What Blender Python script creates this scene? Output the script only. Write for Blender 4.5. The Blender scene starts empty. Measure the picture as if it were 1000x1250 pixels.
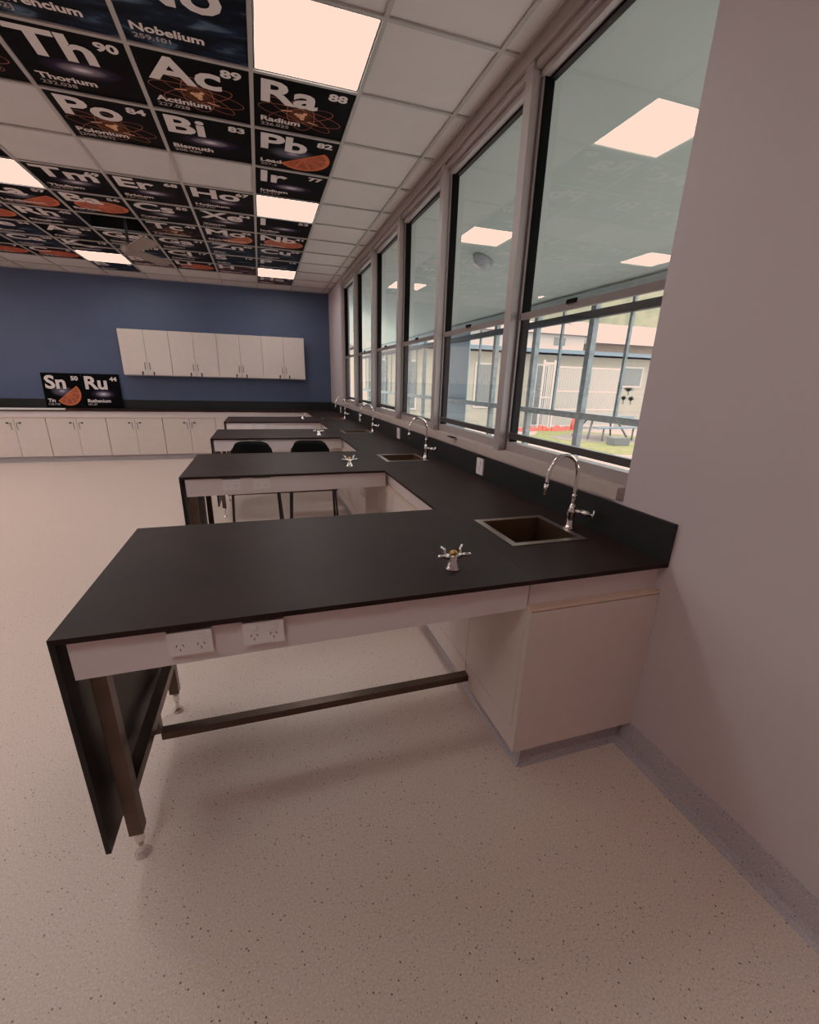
import bpy, bmesh, math, random
from mathutils import Vector, Matrix
random.seed(7)
S = bpy.context.scene
COL = S.collection
PI = math.pi

# ------------------------------------------------------------------ materials
def lin(c):
    return tuple(((v/255)/12.92 if v/255 <= .04045 else ((v/255+.055)/1.055)**2.4) for v in c)

def newmat(name):
    m = bpy.data.materials.new(name); m.use_nodes = True
    nt = m.node_tree
    b = nt.nodes['Principled BSDF']
    return m, nt, b

def mat(name, rgb, rough=.5, metal=0., var=.06, scale=12., bump=0., bscale=60., spec=None):
    m, nt, b = newmat(name)
    c = lin(rgb)
    N = nt.nodes; L = nt.links
    tc = N.new('ShaderNodeTexCoord'); no = N.new('ShaderNodeTexNoise')
    no.inputs['Scale'].default_value = scale; no.inputs['Detail'].default_value = 4
    L.new(tc.outputs['Object'], no.inputs['Vector'])
    r = N.new('ShaderNodeValToRGB')
    r.color_ramp.elements[0].position = .3; r.color_ramp.elements[1].position = .7
    r.color_ramp.elements[0].color = tuple(v*(1-var) for v in c)+(1,)
    r.color_ramp.elements[1].color = tuple(min(1, v*(1+var)) for v in c)+(1,)
    L.new(no.outputs['Fac'], r.inputs['Fac']); L.new(r.outputs['Color'], b.inputs['Base Color'])
    b.inputs['Roughness'].default_value = rough; b.inputs['Metallic'].default_value = metal
    if spec is not None: b.inputs['Specular IOR Level'].default_value = spec
    if bump:
        n2 = N.new('ShaderNodeTexNoise'); n2.inputs['Scale'].default_value = bscale
        L.new(tc.outputs['Object'], n2.inputs['Vector'])
        bp = N.new('ShaderNodeBump'); bp.inputs['Strength'].default_value = bump; bp.inputs['Distance'].default_value = .003
        L.new(n2.outputs['Fac'], bp.inputs['Height']); L.new(bp.outputs['Normal'], b.inputs['Normal'])
    return m

def speckle(name, base, dark, light, rough=.45, sc=1.0):
    m, nt, b = newmat(name); N = nt.nodes; L = nt.links
    tc = N.new('ShaderNodeTexCoord')
    no = N.new('ShaderNodeTexNoise'); no.inputs['Scale'].default_value = 170*sc; no.inputs['Detail'].default_value = 3
    L.new(tc.outputs['Object'], no.inputs['Vector'])
    r = N.new('ShaderNodeValToRGB')
    c = lin(base)
    r.color_ramp.elements[0].position = .3; r.color_ramp.elements[0].color = tuple(v*.80 for v in c)+(1,)
    r.color_ramp.elements[1].position = .7; r.color_ramp.elements[1].color = tuple(min(1, v*1.16) for v in c)+(1,)
    L.new(no.outputs['Fac'], r.inputs['Fac'])
    prev = r.outputs['Color']
    for (col, vs, th, seed) in ((dark, 48*sc, .13, 0), (dark, 90*sc, .15, 3.3), (light, 60*sc, .10, 9.1)):
        mp = N.new('ShaderNodeMapping'); mp.inputs['Location'].default_value = (seed, seed*2, seed*.5)
        L.new(tc.outputs['Object'], mp.inputs['Vector'])
        v = N.new('ShaderNodeTexVoronoi'); v.inputs['Scale'].default_value = vs
        L.new(mp.outputs['Vector'], v.inputs['Vector'])
        lt = N.new('ShaderNodeMath'); lt.operation = 'LESS_THAN'; lt.inputs[1].default_value = th
        L.new(v.outputs['Distance'], lt.inputs[0])
        sp = N.new('ShaderNodeSeparateColor'); L.new(v.outputs['Color'], sp.inputs['Color'])
        g = N.new('ShaderNodeMath'); g.operation = 'GREATER_THAN'; g.inputs[1].default_value = .55
        L.new(sp.outputs['Red'], g.inputs[0])
        mu = N.new('ShaderNodeMath'); mu.operation = 'MULTIPLY'
        L.new(lt.outputs[0], mu.inputs[0]); L.new(g.outputs[0], mu.inputs[1])
        mu2 = N.new('ShaderNodeMath'); mu2.operation = 'MULTIPLY'; mu2.inputs[1].default_value = .9
        L.new(mu.outputs[0], mu2.inputs[0])
        mx = N.new('ShaderNodeMix'); mx.data_type = 'RGBA'
        L.new(mu2.outputs[0], mx.inputs['Factor']); L.new(prev, mx.inputs['A']); mx.inputs['B'].default_value = lin(col)+(1,)
        prev = mx.outputs['Result']
    L.new(prev, b.inputs['Base Color']); b.inputs['Roughness'].default_value = rough
    return m

def emis(name, rgb, strength):
    m, nt, b = newmat(name); N = nt.nodes; L = nt.links
    tc = N.new('ShaderNodeTexCoord'); no = N.new('ShaderNodeTexNoise'); no.inputs['Scale'].default_value = 2
    L.new(tc.outputs['Object'], no.inputs['Vector'])
    r = N.new('ShaderNodeValToRGB')
    r.color_ramp.elements[0].color = tuple(v*.96 for v in rgb)+(1,); r.color_ramp.elements[1].color = tuple(rgb)+(1,)
    L.new(no.outputs['Fac'], r.inputs['Fac'])
    b.inputs['Base Color'].default_value = (.8, .8, .8, 1)
    L.new(r.outputs['Color'], b.inputs['Emission Color']); b.inputs['Emission Strength'].default_value = strength
    return m

def glass(name, tint, refl):
    m = bpy.data.materials.new(name); m.use_nodes = True
    nt = m.node_tree; N = nt.nodes; L = nt.links; N.clear()
    out = N.new('ShaderNodeOutputMaterial')
    tr = N.new('ShaderNodeBsdfTransparent'); tr.inputs['Color'].default_value = tint+(1,)
    gl = N.new('ShaderNodeBsdfGlossy'); gl.inputs['Roughness'].default_value = .004
    gl.inputs['Color'].default_value = (1, 1, 1, 1)
    lw = N.new('ShaderNodeLayerWeight'); lw.inputs['Blend'].default_value = .5
    pw5 = N.new('ShaderNodeMath'); pw5.operation = 'POWER'; pw5.inputs[1].default_value = 4
    L.new(lw.outputs['Facing'], pw5.inputs[0])
    fr = N.new('ShaderNodeMath'); fr.operation = 'MULTIPLY_ADD'; fr.inputs[1].default_value = .7; fr.inputs[2].default_value = refl
    L.new(pw5.outputs[0], fr.inputs[0])
    mx = N.new('ShaderNodeMixShader')
    L.new(fr.outputs[0], mx.inputs[0]); L.new(tr.outputs[0], mx.inputs[1]); L.new(gl.outputs[0], mx.inputs[2])
    L.new(mx.outputs[0], out.inputs[0])
    return m

def printed(name, kind):
    """black printed panel face with its picture's soft background, in the panel's own coordinates"""
    m, nt, b = newmat(name); N = nt.nodes; L = nt.links
    tc = N.new('ShaderNodeTexCoord')
    base = (.0028, .0024, .0032)
    b.inputs['Roughness'].default_value = .5
    b.inputs['Specular IOR Level'].default_value = .03
    if kind in ('dark', 'orange', 'atom'):
        mp = N.new('ShaderNodeMapping')
        off, sc, glow = {'dark': ((.03, -.05), (4.4, 11), (.78, .68, .80)), 'orange': ((-.02, -.01), (5, 9), (.40, .36, .50)),
                         'atom': ((-.005, -.06), (8.5, 8.5), (.42, .12, .04))}[kind]
        mp.inputs['Scale'].default_value = (sc[0], sc[1], 0)
        mp.inputs['Location'].default_value = (-off[0]*sc[0], -off[1]*sc[1], 0)
        if kind == 'dark': mp.inputs['Rotation'].default_value = (0, 0, .18)
        L.new(tc.outputs['Object'], mp.inputs['Vector'])
        ln = N.new('ShaderNodeVectorMath'); ln.operation = 'LENGTH'; L.new(mp.outputs['Vector'], ln.inputs[0])
        r = N.new('ShaderNodeValToRGB'); r.color_ramp.interpolation = 'EASE'
        e = r.color_ramp.elements
        e[0].position = 0; e[0].color = glow+(1,); e[1].position = .95; e[1].color = base+(1,)
        k = e.new(.32); k.color = tuple(g*.22+.01 for g in glow)+(1,)
        if kind == 'dark':
            k2 = e.new(.62); k2.color = (.024, .013, .034, 1)
        L.new(ln.outputs['Value'], r.inputs['Fac']); L.new(r.outputs['Color'], b.inputs['Base Color'])
    else:
        mp = N.new('ShaderNodeMapping'); mp.inputs['Scale'].default_value = (2.2, 7.5, 1)
        mp.inputs['Rotation'].default_value = (0, 0, -.25)
        L.new(tc.outputs['Object'], mp.inputs['Vector'])
        no = N.new('ShaderNodeTexNoise'); no.inputs['Scale'].default_value = 1.5; no.inputs['Detail'].default_value = 3
        no.inputs['Distortion'].default_value = .8
        L.new(mp.outputs['Vector'], no.inputs['Vector'])
        r = N.new('ShaderNodeValToRGB'); e = r.color_ramp.elements
        if kind == 'blue':
            cs = ((.40, (.006, .008, .012)), (.55, (.012, .02, .04)), (.68, (.09, .14, .2)))
        else:
            cs = ((.38, (.010, .008, .012)), (.55, (.10, .05, .06)), (.70, (.42, .30, .32)))
        e[0].position = cs[0][0]; e[0].color = cs[0][1]+(1,); e[1].position = cs[2][0]; e[1].color = cs[2][1]+(1,)
        k = e.new(cs[1][0]); k.color = cs[1][1]+(1,)
        L.new(no.outputs['Fac'], r.inputs['Fac']); L.new(r.outputs['Color'], b.inputs['Base Color'])
    return m

M = {}
M['floor'] = speckle('vinyl floor', (216, 194, 182), (78, 60, 52), (238, 230, 224), rough=.42)
M['cove'] = speckle('grey coved vinyl', (168, 160, 164), (92, 86, 88), (205, 200, 204), rough=.5)
M['wall'] = mat('painted wall', (186, 172, 174), .6, var=.02, scale=3)
M['blue'] = mat('blue painted wall', (66, 79, 108), .55, var=.03, scale=3)
M['ceil'] = mat('ceiling tile white', (205, 198, 195), .8, var=.03, scale=5)
M['tbar'] = mat('ceiling grid bar', (168, 162, 158), .5, var=.03)
M['void'] = mat('ceiling void', (6, 6, 6), .9)
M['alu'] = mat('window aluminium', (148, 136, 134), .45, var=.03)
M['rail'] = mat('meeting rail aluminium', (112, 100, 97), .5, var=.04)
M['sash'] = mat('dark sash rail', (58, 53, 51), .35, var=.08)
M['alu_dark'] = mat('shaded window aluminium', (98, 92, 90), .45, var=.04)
M['seal'] = mat('black window track', (9, 9, 9), .85, spec=.1)
M['sill'] = mat('sill paint', (176, 160, 152), .5, var=.04)
M['top'] = mat('black benchtop', (36, 22, 18), .5, var=.3, scale=6, spec=.16)
M['topedge'] = mat('black laminate edge', (12, 11, 12), .45)
M['splash'] = mat('black splashback', (24, 24, 26), .4, var=.1, spec=.35)
M['apron'] = mat('white melamine apron', (212, 197, 197), .5, var=.02)
M['carc'] = mat('beige cabinet melamine', (206, 190, 182), .5, var=.025)
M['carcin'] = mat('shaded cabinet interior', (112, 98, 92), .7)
M['ledge'] = mat('cabinet top ledge', (216, 186, 166), .5, var=.04)
M['panel'] = mat('dark bench end panel', (17, 15, 15), .42, var=.1, spec=.25)
M['steel'] = mat('brown anodised steel tube', (90, 74, 65), .36, metal=.65, var=.12, scale=20)
M['chrome'] = mat('chrome', (225, 222, 220), .09, metal=1., var=.02)
M['sink'] = mat('brushed stainless steel', (176, 160, 150), .28, metal=1., var=.06, scale=40)
M['sinkin'] = mat('sink bowl steel', (150, 128, 110), .3, metal=1., var=.1, scale=15)
M['brass'] = mat('brass', (200, 150, 80), .3, metal=1.)
M['plastic'] = mat('white plastic', (222, 212, 211), .35, var=.02)
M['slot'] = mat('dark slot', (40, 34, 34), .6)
M['black'] = mat('black plastic', (8, 8, 9), .55, var=.15, spec=.12)
M['blackmetal'] = mat('black powder coated metal', (18, 17, 18), .4, var=.1)
M['frame'] = mat('light panel trim', (215, 208, 200), .5)
M['light'] = emis('led panel', (1., .895, .82), 12.6)
M['glass'] = glass('window glass', (.92, .95, .945), .075)
M['letter'] = mat('printed white lettering', (228, 214, 210), .5, var=.02)
M['lettergrey'] = mat('printed grey lettering', (176, 162, 158), .5, var=.02)
for k in ('dark', 'orange', 'atom', 'blue', 'pink'): M['p_'+k] = printed('printed panel '+k, k)
M['pedge'] = mat('printed panel edge', (20, 18, 20), .6)
M['fruit'] = mat('orange flesh', (160, 66, 30), .5, var=.5, scale=22)
M['rind'] = mat('orange rind', (204, 98, 44), .5, var=.2)
M['orbit'] = mat('orange orbit line', (158, 84, 58), .5, var=.35, scale=9)
M['nucleus'] = mat('glowing nucleus', (232, 168, 128), .5, var=.25, scale=30)
M['blade'] = mat('grey fan blade', (128, 116, 108), .5, var=.05)
M['screen'] = mat('weathered grey blue steel', (104, 114, 116), .5, var=.35, scale=16)
M['screendark'] = mat('dark grey steel rail', (44, 44, 46), .6, var=.15, spec=.2)
M['bluepanel'] = mat('pale blue sheet', (132, 156, 172), .6, var=.03, scale=2)
M['soffit'] = mat('pale green soffit', (168, 184, 178), .7, var=.02, scale=2)
M['fascia'] = mat('veranda beam paint', (120, 134, 134), .6, var=.05)
M['conc'] = mat('pale concrete', (196, 180, 164), .8, var=.08, scale=6)
M['grass'] = mat('lawn grass', (118, 116, 54), .9, var=.35, scale=5, bump=.3)
M['dirt'] = mat('bare earth', (126, 110, 98), .9, var=.15, scale=3)
M['cream'] = mat('cream weatherboard', (158, 150, 134), .7, var=.05, scale=2)
M['roof'] = mat('pale pink roof sheet', (140, 124, 117), .6, var=.04, scale=2)
M['gutter'] = mat('blue grey gutter', (92, 106, 120), .5)
M['hill'] = mat('dry leafy slope', (112, 108, 84), .9, var=.3, scale=.5)
M['white'] = mat('white paint', (228, 220, 214), .5, var=.03)
M['yardwhite'] = mat('weathered white paint', (186, 181, 177), .6, var=.04)
M['yard'] = mat('yard paving', (160, 148, 138), .9, var=.1, scale=2)
M['pane'] = mat('dim far window pane', (100, 100, 96), .25, var=.1)
M['red'] = mat('red orange plastic', (200, 84, 66), .5, var=.1)
M['block'] = mat('grey block', (92, 90, 86), .8, var=.15)
M['brown'] = mat('brown gable', (112, 92, 76), .7, var=.2, scale=4)
M['lens'] = mat('smoky dome lens', (140, 146, 152), .3, var=.05)

# ------------------------------------------------------------------ mesh builder
class MB:
    def __init__(s): s.bm = bmesh.new(); s.mi = 0
    def _mark(s, n0):
        s.bm.faces.ensure_lookup_table()
        for f in s.bm.faces[n0:]: f.material_index = s.mi
    def face(s, pts):
        vs = [s.bm.verts.new(p) for p in pts]; f = s.bm.faces.new(vs); f.material_index = s.mi; return s
    def box(s, x0, x1, y0, y1, z0, z1):
        v = [s.bm.verts.new(p) for p in ((x0,y0,z0),(x1,y0,z0),(x1,y1,z0),(x0,y1,z0),(x0,y0,z1),(x1,y0,z1),(x1,y1,z1),(x0,y1,z1))]
        for q in ((0,3,2,1),(4,5,6,7),(0,1,5,4),(1,2,6,5),(2,3,7,6),(3,0,4,7)):
            f = s.bm.faces.new([v[i] for i in q]); f.material_index = s.mi
        return s
    def prism(s, poly, d):
        """extrude a planar polygon (list of 3D points) by vector d"""
        d = Vector(d); a = [s.bm.verts.new(p) for p in poly]; b = [s.bm.verts.new(Vector(p)+d) for p in poly]
        n = len(a); fs = [s.bm.faces.new(a[::-1]), s.bm.faces.new(b)]
        for i in range(n): fs.append(s.bm.faces.new((a[i], a[(i+1) % n], b[(i+1) % n], b[i])))
        for f in fs: f.material_index = s.mi
        return s
    def tube(s, pts, r, seg=10, cap=True):
        pts = [Vector(p) for p in pts]; rs = r if isinstance(r, (list, tuple)) else [r]*len(pts)
        rings = []; up = None
        for i, p in enumerate(pts):
            t = (pts[min(i+1, len(pts)-1)]-pts[max(i-1, 0)]).normalized()
            if up is None: up = Vector((0, 0, 1)) if abs(t.z) < .9 else Vector((1, 0, 0))
            x = (up-t*up.dot(t)).normalized(); y = t.cross(x); up = x
            rings.append([s.bm.verts.new(p+(x*math.cos(2*PI*k/seg)+y*math.sin(2*PI*k/seg))*rs[i]) for k in range(seg)])
        for a, b in zip(rings, rings[1:]):
            for k in range(seg):
                f = s.bm.faces.new((a[k], a[(k+1) % seg], b[(k+1) % seg], b[k])); f.smooth = True; f.material_index = s.mi
        if cap:
            for q in (rings[0][::-1], rings[-1]):
                f = s.bm.faces.new(q); f.material_index = s.mi
        return s
    def lathe(s, prof, c=(0, 0, 0), seg=20):
        rings = []
        for r, z in prof:
            rings.append([s.bm.verts.new((c[0]+r*math.cos(2*PI*k/seg), c[1]+r*math.sin(2*PI*k/seg), c[2]+z)) for k in range(seg)])
        for a, b in zip(rings, rings[1:]):
            for k in range(seg):
                f = s.bm.faces.new((a[k], a[(k+1) % seg], b[(k+1) % seg], b[k])); f.smooth = True; f.material_index = s.mi
        for q in (rings[0][::-1], rings[-1]):
            f = s.bm.faces.new(q); f.material_index = s.mi
        return s
    def build(s, name, mats, parent=None, bevel=0., loc=None):
        me = bpy.data.meshes.new(name)
        if bevel:
            bmesh.ops.bevel(s.bm, geom=[e for e in s.bm.edges if len(e.link_faces) == 2 and e.calc_face_angle(0) > .5],
                            offset=bevel, segments=2, affect='EDGES', clamp_overlap=True)
        bmesh.ops.recalc_face_normals(s.bm, faces=s.bm.faces[:])
        s.bm.to_mesh(me); s.bm.free()
        for m in (mats if isinstance(mats, (list, tuple)) else [mats]): me.materials.append(m)
        o = bpy.data.objects.new(name, me); COL.objects.link(o)
        if parent is not None: o.parent = parent
        if loc is not None: o.location = loc
        return o
def B(*a): return MB().box(*a)

def tag(o, label, cat, group=None):
    o['label'] = label; o['category'] = cat
    if group: o['group'] = group
    return o
def thing(name, label, cat, loc=(0, 0, 0), group=None):
    o = bpy.data.objects.new(name, None); o.empty_display_size = .1; COL.objects.link(o)
    o.location = loc; return tag(o, label, cat, group)
def struct(o): o['kind'] = 'structure'; return o
def dup(root, loc, label, group=None):
    r = root.copy(); COL.objects.link(r); r.location = loc; r['label'] = label
    if group: r['group'] = group
    for ch in root.children:
        c = ch.copy(); COL.objects.link(c); c.parent = r
        for g in ch.children:
            d = g.copy(); COL.objects.link(d); d.parent = c
    return r

_tc = {}
def text_geo(s, size, bold):
    k = (s, size, bold)
    if k in _tc: return _tc[k]
    cu = bpy.data.curves.new('t', 'FONT'); cu.body = s; cu.size = size; cu.offset = bold; cu.resolution_u = 3
    ob = bpy.data.objects.new('t', cu); COL.objects.link(ob)
    me = bpy.data.meshes.new_from_object(ob.evaluated_get(bpy.context.evaluated_depsgraph_get()))
    vs = [v.co.copy() for v in me.vertices]; fs = [tuple(p.vertices) for p in me.polygons]
    bpy.data.objects.remove(ob); bpy.data.curves.remove(cu); bpy.data.meshes.remove(me)
    _tc[k] = (vs, fs); return _tc[k]
def add_text(mb, s, size, x, y, z, bold=0., right=False, sx=1.):
    vs, fs = text_geo(s, size, bold)
    if right: x = x-max(v.x for v in vs)*sx
    else: x = x-min(v.x for v in vs)*sx
    nv = [mb.bm.verts.new((x+v.x*sx, y+v.y, z)) for v in vs]
    for f in fs:
        try:
            q = mb.bm.faces.new([nv[i] for i in f]); q.material_index = mb.mi
        except ValueError: pass

# ------------------------------------------------------------------ key dimensions
H = 3.0695; W = 1.40; YB = 9.683; XL = -6.2; YF = -2.2
GX, GY = .0776, 3.1934; G = .6
BT = .8766; XE = -.5405; XS = .81
bay = [(1.1285, 2.005), (3.0384, 3.9647), (4.9818, 5.8736), (6.8643, 7.80)]
CY0 = 9.0                                           # front edge of the back counter
SOF = lambda x: 2.99+(x-1.56)*(2.33-2.99)/(3.03-1.56)

# ------------------------------------------------------------------ room shell
struct(B(XL-.1, W+.15, YF-.1, YB+.1, -.1, 0).build('floor', M['floor']))
w = MB(); w.box(W, W+.15, YF, 1.40, 0, H+.4); w.box(W, W+.15, 8.27, YB, 0, H+.4); w.box(W, W+.15, 1.40, 8.27, 0, 1.04)
w.box(W+.02, W+.15, 1.40, 8.27, 3.0, H+.4)
struct(w.build('wall_right', M['wall']))
struct(B(XL-.1, W+.15, YB, YB+.1, 0, H+.4).build('wall_back', M['blue']))
struct(B(XL-.1, XL, YF-.1, YB, 0, H+.4).build('wall_left', M['wall']))
struct(B(XL, W+.15, YF-.1, YF, 0, H+.4).build('wall_front', M['wall']))
# coved skirting on the near right wall
cv = MB(); cv.prism([(W, YF, 0), (W-.028, YF, 0), (W-.016, YF, .012), (W-.008, YF, .03), (W-.004, YF, .135), (W, YF, .137)], (0, 1.19-YF, 0))
struct(cv.build('baseboard_right', M['cove']))
# ceiling: white tiles, a plenum above, cells for printed tiles, lights and the missing tile left open
printed_cells = {}; light_cells = {(0, 0), (0, 4), (0, 9), (-4, 4), (-4, 9), (-4, 0), (-8, 4), (-9, 7), (-8, 0), (-2, -5), (-6, -4), (-8, 2), (-8, 6), (-10, 1), (-10, 5), (-10, 8)}  # includes unseen panels at left and behind, added as fill light
hole = (-3, 6)
P = {}
def pc(c, r, sym, num, nm, mass, kind): P[(c, r)] = (sym, num, nm, mass, kind)
pc(-2,0,'Lr','103','Lawrencium','[262]','blue'); pc(-1,0,'No','102','Nobelium','259.101','blue')
pc(-3,1,'Pa','91','Protactinium','231.036','atom'); pc(-2,1,'Th','90','Thorium','232.038','dark'); pc(-1,1,'Ac','89','Actinium','227.028','atom'); pc(0,1,'Ra','88','Radium','226.025','atom')
pc(-2,2,'Po','84','Polonium','[208.982]','atom'); pc(-1,2,'Bi','83','Bismuth','208.980','dark'); pc(0,2,'Pb','82','Lead','207.2','half')
pc(0,3,'Ir','77','Iridium','192.217','dark'); pc(-4,3,'Lu','71','Lutetium','174.967','dark')
pc(-3,4,'Tm','69','Thulium','168.934','dark'); pc(-2,4,'Er','68','Erbium','167.259','dark'); pc(-1,4,'Ho','67','Holmium','164.930','dark')
pc(-4,5,'La','57','Lanthanum','138.905','half'); pc(-3,5,'Ba','56','Barium','137.327','full'); pc(-2,5,'Cs','55','Cesium','132.905','dark'); pc(-1,5,'Xe','54','Xenon','131.293','dark'); pc(0,5,'I','53','Iodine','126.904','dark')
pc(-5,6,'Pd','46','Palladium','106.42','full'); pc(-4,6,'Rh','45','Rhodium','102.906','dark'); pc(-2,6,'Tc','43','Technetium','[98]','atom'); pc(-1,6,'Mo','42','Molybdenum','95.95','half'); pc(0,6,'Nb','41','Niobium','92.906','full')
pc(-5,7,'Se','34','Selenium','78.971','blue'); pc(-4,7,'As','33','Arsenic','74.922','dark'); pc(-3,7,'Ge','32','Germanium','72.630','dark'); pc(-2,7,'Ga','31','Gallium','69.723','dark'); pc(-1,7,'Zn','30','Zinc','65.38','blue'); pc(0,7,'Cu','29','Copper','63.546','blue')
pc(-6,8,'Sc','21','Scandium','44.956','dark'); pc(-5,8,'Ca','20','Calcium','40.078','blue'); pc(-4,8,'K','19','Potassium','39.098','dark'); pc(-3,8,'Ar','18','Argon','39.948','blue'); pc(-2,8,'Cl','17','Chlorine','35.45','dark'); pc(-1,8,'S','16','Sulfur','32.06','blue'); pc(0,8,'P','15','Phosphorus','30.974','blue')
pc(-6,9,'N','7','Nitrogen','14.007','full'); pc(-5,9,'C','6','Carbon','12.011','full'); pc(-3,9,'Be','4','Beryllium','9.012','pink'); pc(-2,9,'Li','3','Lithium','6.94','full'); pc(-1,9,'H','1','Hydrogen','1.008','pink')
pc(-4,10,'B','5','Boron','10.81','blue'); pc(0,10,'He','2','Helium','4.003','pink')

cl = MB(); ZC = H+.01
for c in range(-11, 2):
    for r in range(-10, 12):
        x0 = max(XL, GX+G*c); x1 = GX+G*(c+1); y0 = max(YF, GY+G*(r-1)); y1 = min(YB, GY+G*r)
        if c == 1: pass
        if x1 <= x0 or y1 <= y0: continue
        if (c, r) in P or (c, r) in light_cells or (c, r) == hole: continue
        cl.face([(x0, y0, ZC), (x0, y1, ZC), (x1, y1, ZC), (x1, y0, ZC)])
for r in range(-10, 12):
    y0 = max(YF, GY+G*(r-1)); y1 = min(YB, GY+G*r)
    if y1 > y0: cl.face([(GX+1.2, y0, ZC), (GX+1.2, y1, ZC), (W, y1, ZC), (W, y0, ZC)])
cl.mi = 1; cl.box(XL, W, YF, YB, H+.30, H+.36)
hx, hy = GX+G*hole[0], GY+G*(hole[1]-1)
for (a, b2, c2, d2) in ((hx-.02, hx, hy, hy+G), (hx+G, hx+G+.02, hy, hy+G), (hx, hx+G, hy-.02, hy), (hx, hx+G, hy+G, hy+G+.02)):
    cl.box(a, b2, c2, d2, H+.03, H+.3)
struct(cl.build('ceiling', [M['ceil'], M['void']]))
tb = MB(); hw = .0115
for c in range(-10, 3):
    x = GX+G*c
    tb.box(x-hw, x+hw, YF, YB, H-.001, H+.009)
for r in range(-8, 12):
    y = GY+G*(r-1)
    if YF < y < YB: tb.box(XL, W, y-hw, y+hw, H-.0015, H+.0085)
tb.box(W-.022, W, YF, YB, H-.002, H+.012); tb.box(XL, W, YB-.02, YB, H-.002, H+.012)
struct(tb.build('trim_1', M['tbar']))

# ------------------------------------------------------------------ ceiling light panels
def make_light():
    t = thing('ceiling_light_panel', '', 'ceiling light')
    s = .283
    B(-s+.006, s-.006, -s+.006, s-.006, .012, .02).build('diffuser', M['light'], t)
    f = MB()
    f.box(-s, s, -s, -s+.006, .004, .024); f.box(-s, s, s-.006, s, .004, .024); f.box(-s, -s+.006, -s, s, .004, .024); f.box(s-.006, s, -s, s, .004, .024)
    f.build('frame', M['frame'], t)
    return t
lab = {(0,0): 'large bright square ceiling light before the Ra tile at the top of the photo',
       (0,4): 'bright square ceiling light between the Ir tile and the I tile',
       (0,9): 'farthest bright ceiling light of the right column, just past the P tile',
       (-4,4): 'bright ceiling light left of the Tm tile at the left edge of the photo',
       (-4,9): 'bright ceiling light just past the K tile near the ceiling fan',
       (-4,0): 'ceiling light left of the Lr tile, out of view above', (-8,4): 'ceiling light in the far left column level with the Tm tile',
       (-9,7): 'added unseen ceiling light in the far left column nearest the blue wall', (-8,0): 'ceiling light in the far left column level with the No tile',
       (-8,2): 'added unseen ceiling light in the far left column level with the Po tile', (-8,6): 'added unseen ceiling light in the far left column level with the fan',
       (-10,1): 'added unseen ceiling light along the left wall level with the Ra tile', (-10,5): 'added unseen ceiling light along the left wall level with the Ba tile', (-10,8): 'added unseen ceiling light along the left wall nearest the blue wall',
       (-2,-5): 'added unseen ceiling light behind the viewpoint in the middle column', (-6,-4): 'added unseen ceiling light behind the viewpoint in the far left column'}  # both rear panels are added to brighten the near floor
lp = make_light(); first = True
for k in sorted(light_cells, reverse=True):
    pos = (GX+G*(k[0]+.5), GY+G*(k[1]-.5), H)
    if first: lp.location = pos; lp['label'] = lab[k]; lp['group'] = 'square ceiling light panels'; first = False
    else: dup(lp, pos, lab[k], 'square ceiling light panels')

# ------------------------------------------------------------------ printed element panels
def slice_picture(full, parent):
    mb = MB(); c = Vector((.06, -.055)) if not full else Vector((.03, -.05))
    R = .20 if not full else .17; sx = 1.0 if not full else 1.38
    a0, a1 = (-PI*.80, PI*.24) if not full else (0, 2*PI)
    n = 28 if not full else 44
    ro = 0
    def pt(r, a, z): return (c.x+r*math.cos(a)*sx, c.y+r*math.sin(a), z)
    mb.mi = 1
    if full: mb.face([pt(R, 2*PI*k/n, .0016) for k in range(n)])
    else: mb.face([pt(R, a0+(a1-a0)*k/n, .0016) for k in range(n+1)])
    mb.mi = 0
    nw = 5 if not full else 9
    for i in range(nw):
        b0 = a0+(a1-a0)*(i+.07)/nw; b1 = a0+(a1-a0)*(i+.93)/nw; bm_ = (b0+b1)/2
        mb.face([pt(.022, bm_, .0024)]+[pt(R*.86, b0+(b1-b0)*k/7, .0024) for k in range(8)])
    return mb.build('orange_slice_picture', [M['fruit'], M['rind']], parent)
def atom_picture(parent):
    mb = MB(); c = (-.005, -.065)
    for ang, A, Bb in ((-.16, .26, .075), (.42, .21, .07), (-.62, .24, .06), (-1.45, .17, .085)):
        n = 40; ca, sa = math.cos(ang), math.sin(ang); pin = []; pout = []
        for k in range(n):
            t = 2*PI*k/n
            for lst, d in ((pin, -.0022), (pout, .0022)):
                x, y = (A+d)*math.cos(t), (Bb+d)*math.sin(t)
                lst.append(mb.bm.verts.new((c[0]+x*ca-y*sa, c[1]+x*sa+y*ca, .0016)))
        for k in range(n):
            mb.bm.faces.new((pin[k], pin[(k+1) % n], pout[(k+1) % n], pout[k]))
    mb.mi = 1
    for (dx, dy, r) in ((0, 0, .026), (-.028, .012, .013), (.024, .03, .014), (.01, -.03, .015)):
        mb.face([(c[0]+dx+r*math.cos(2*PI*k/14), c[1]+dy+r*math.sin(2*PI*k/14), .0018+abs(dx)*.01) for k in range(14)])
    mb.face([(c[0]+.045, c[1]-.062, .0019), (c[0]+.115, c[1]-.075, .0019), (c[0]+.118, c[1]-.068, .0019), (c[0]+.05, c[1]-.05, .0019)])
    mb.face([(c[0]-.12, c[1]+.02, .0019), (c[0]-.06, c[1]+.028, .0019), (c[0]-.05, c[1]+.04, .0019), (c[0]-.12, c[1]+.03, .0019)])
    return mb.build('atom_picture', [M['orbit'], M['nucleus']], parent)
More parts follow.
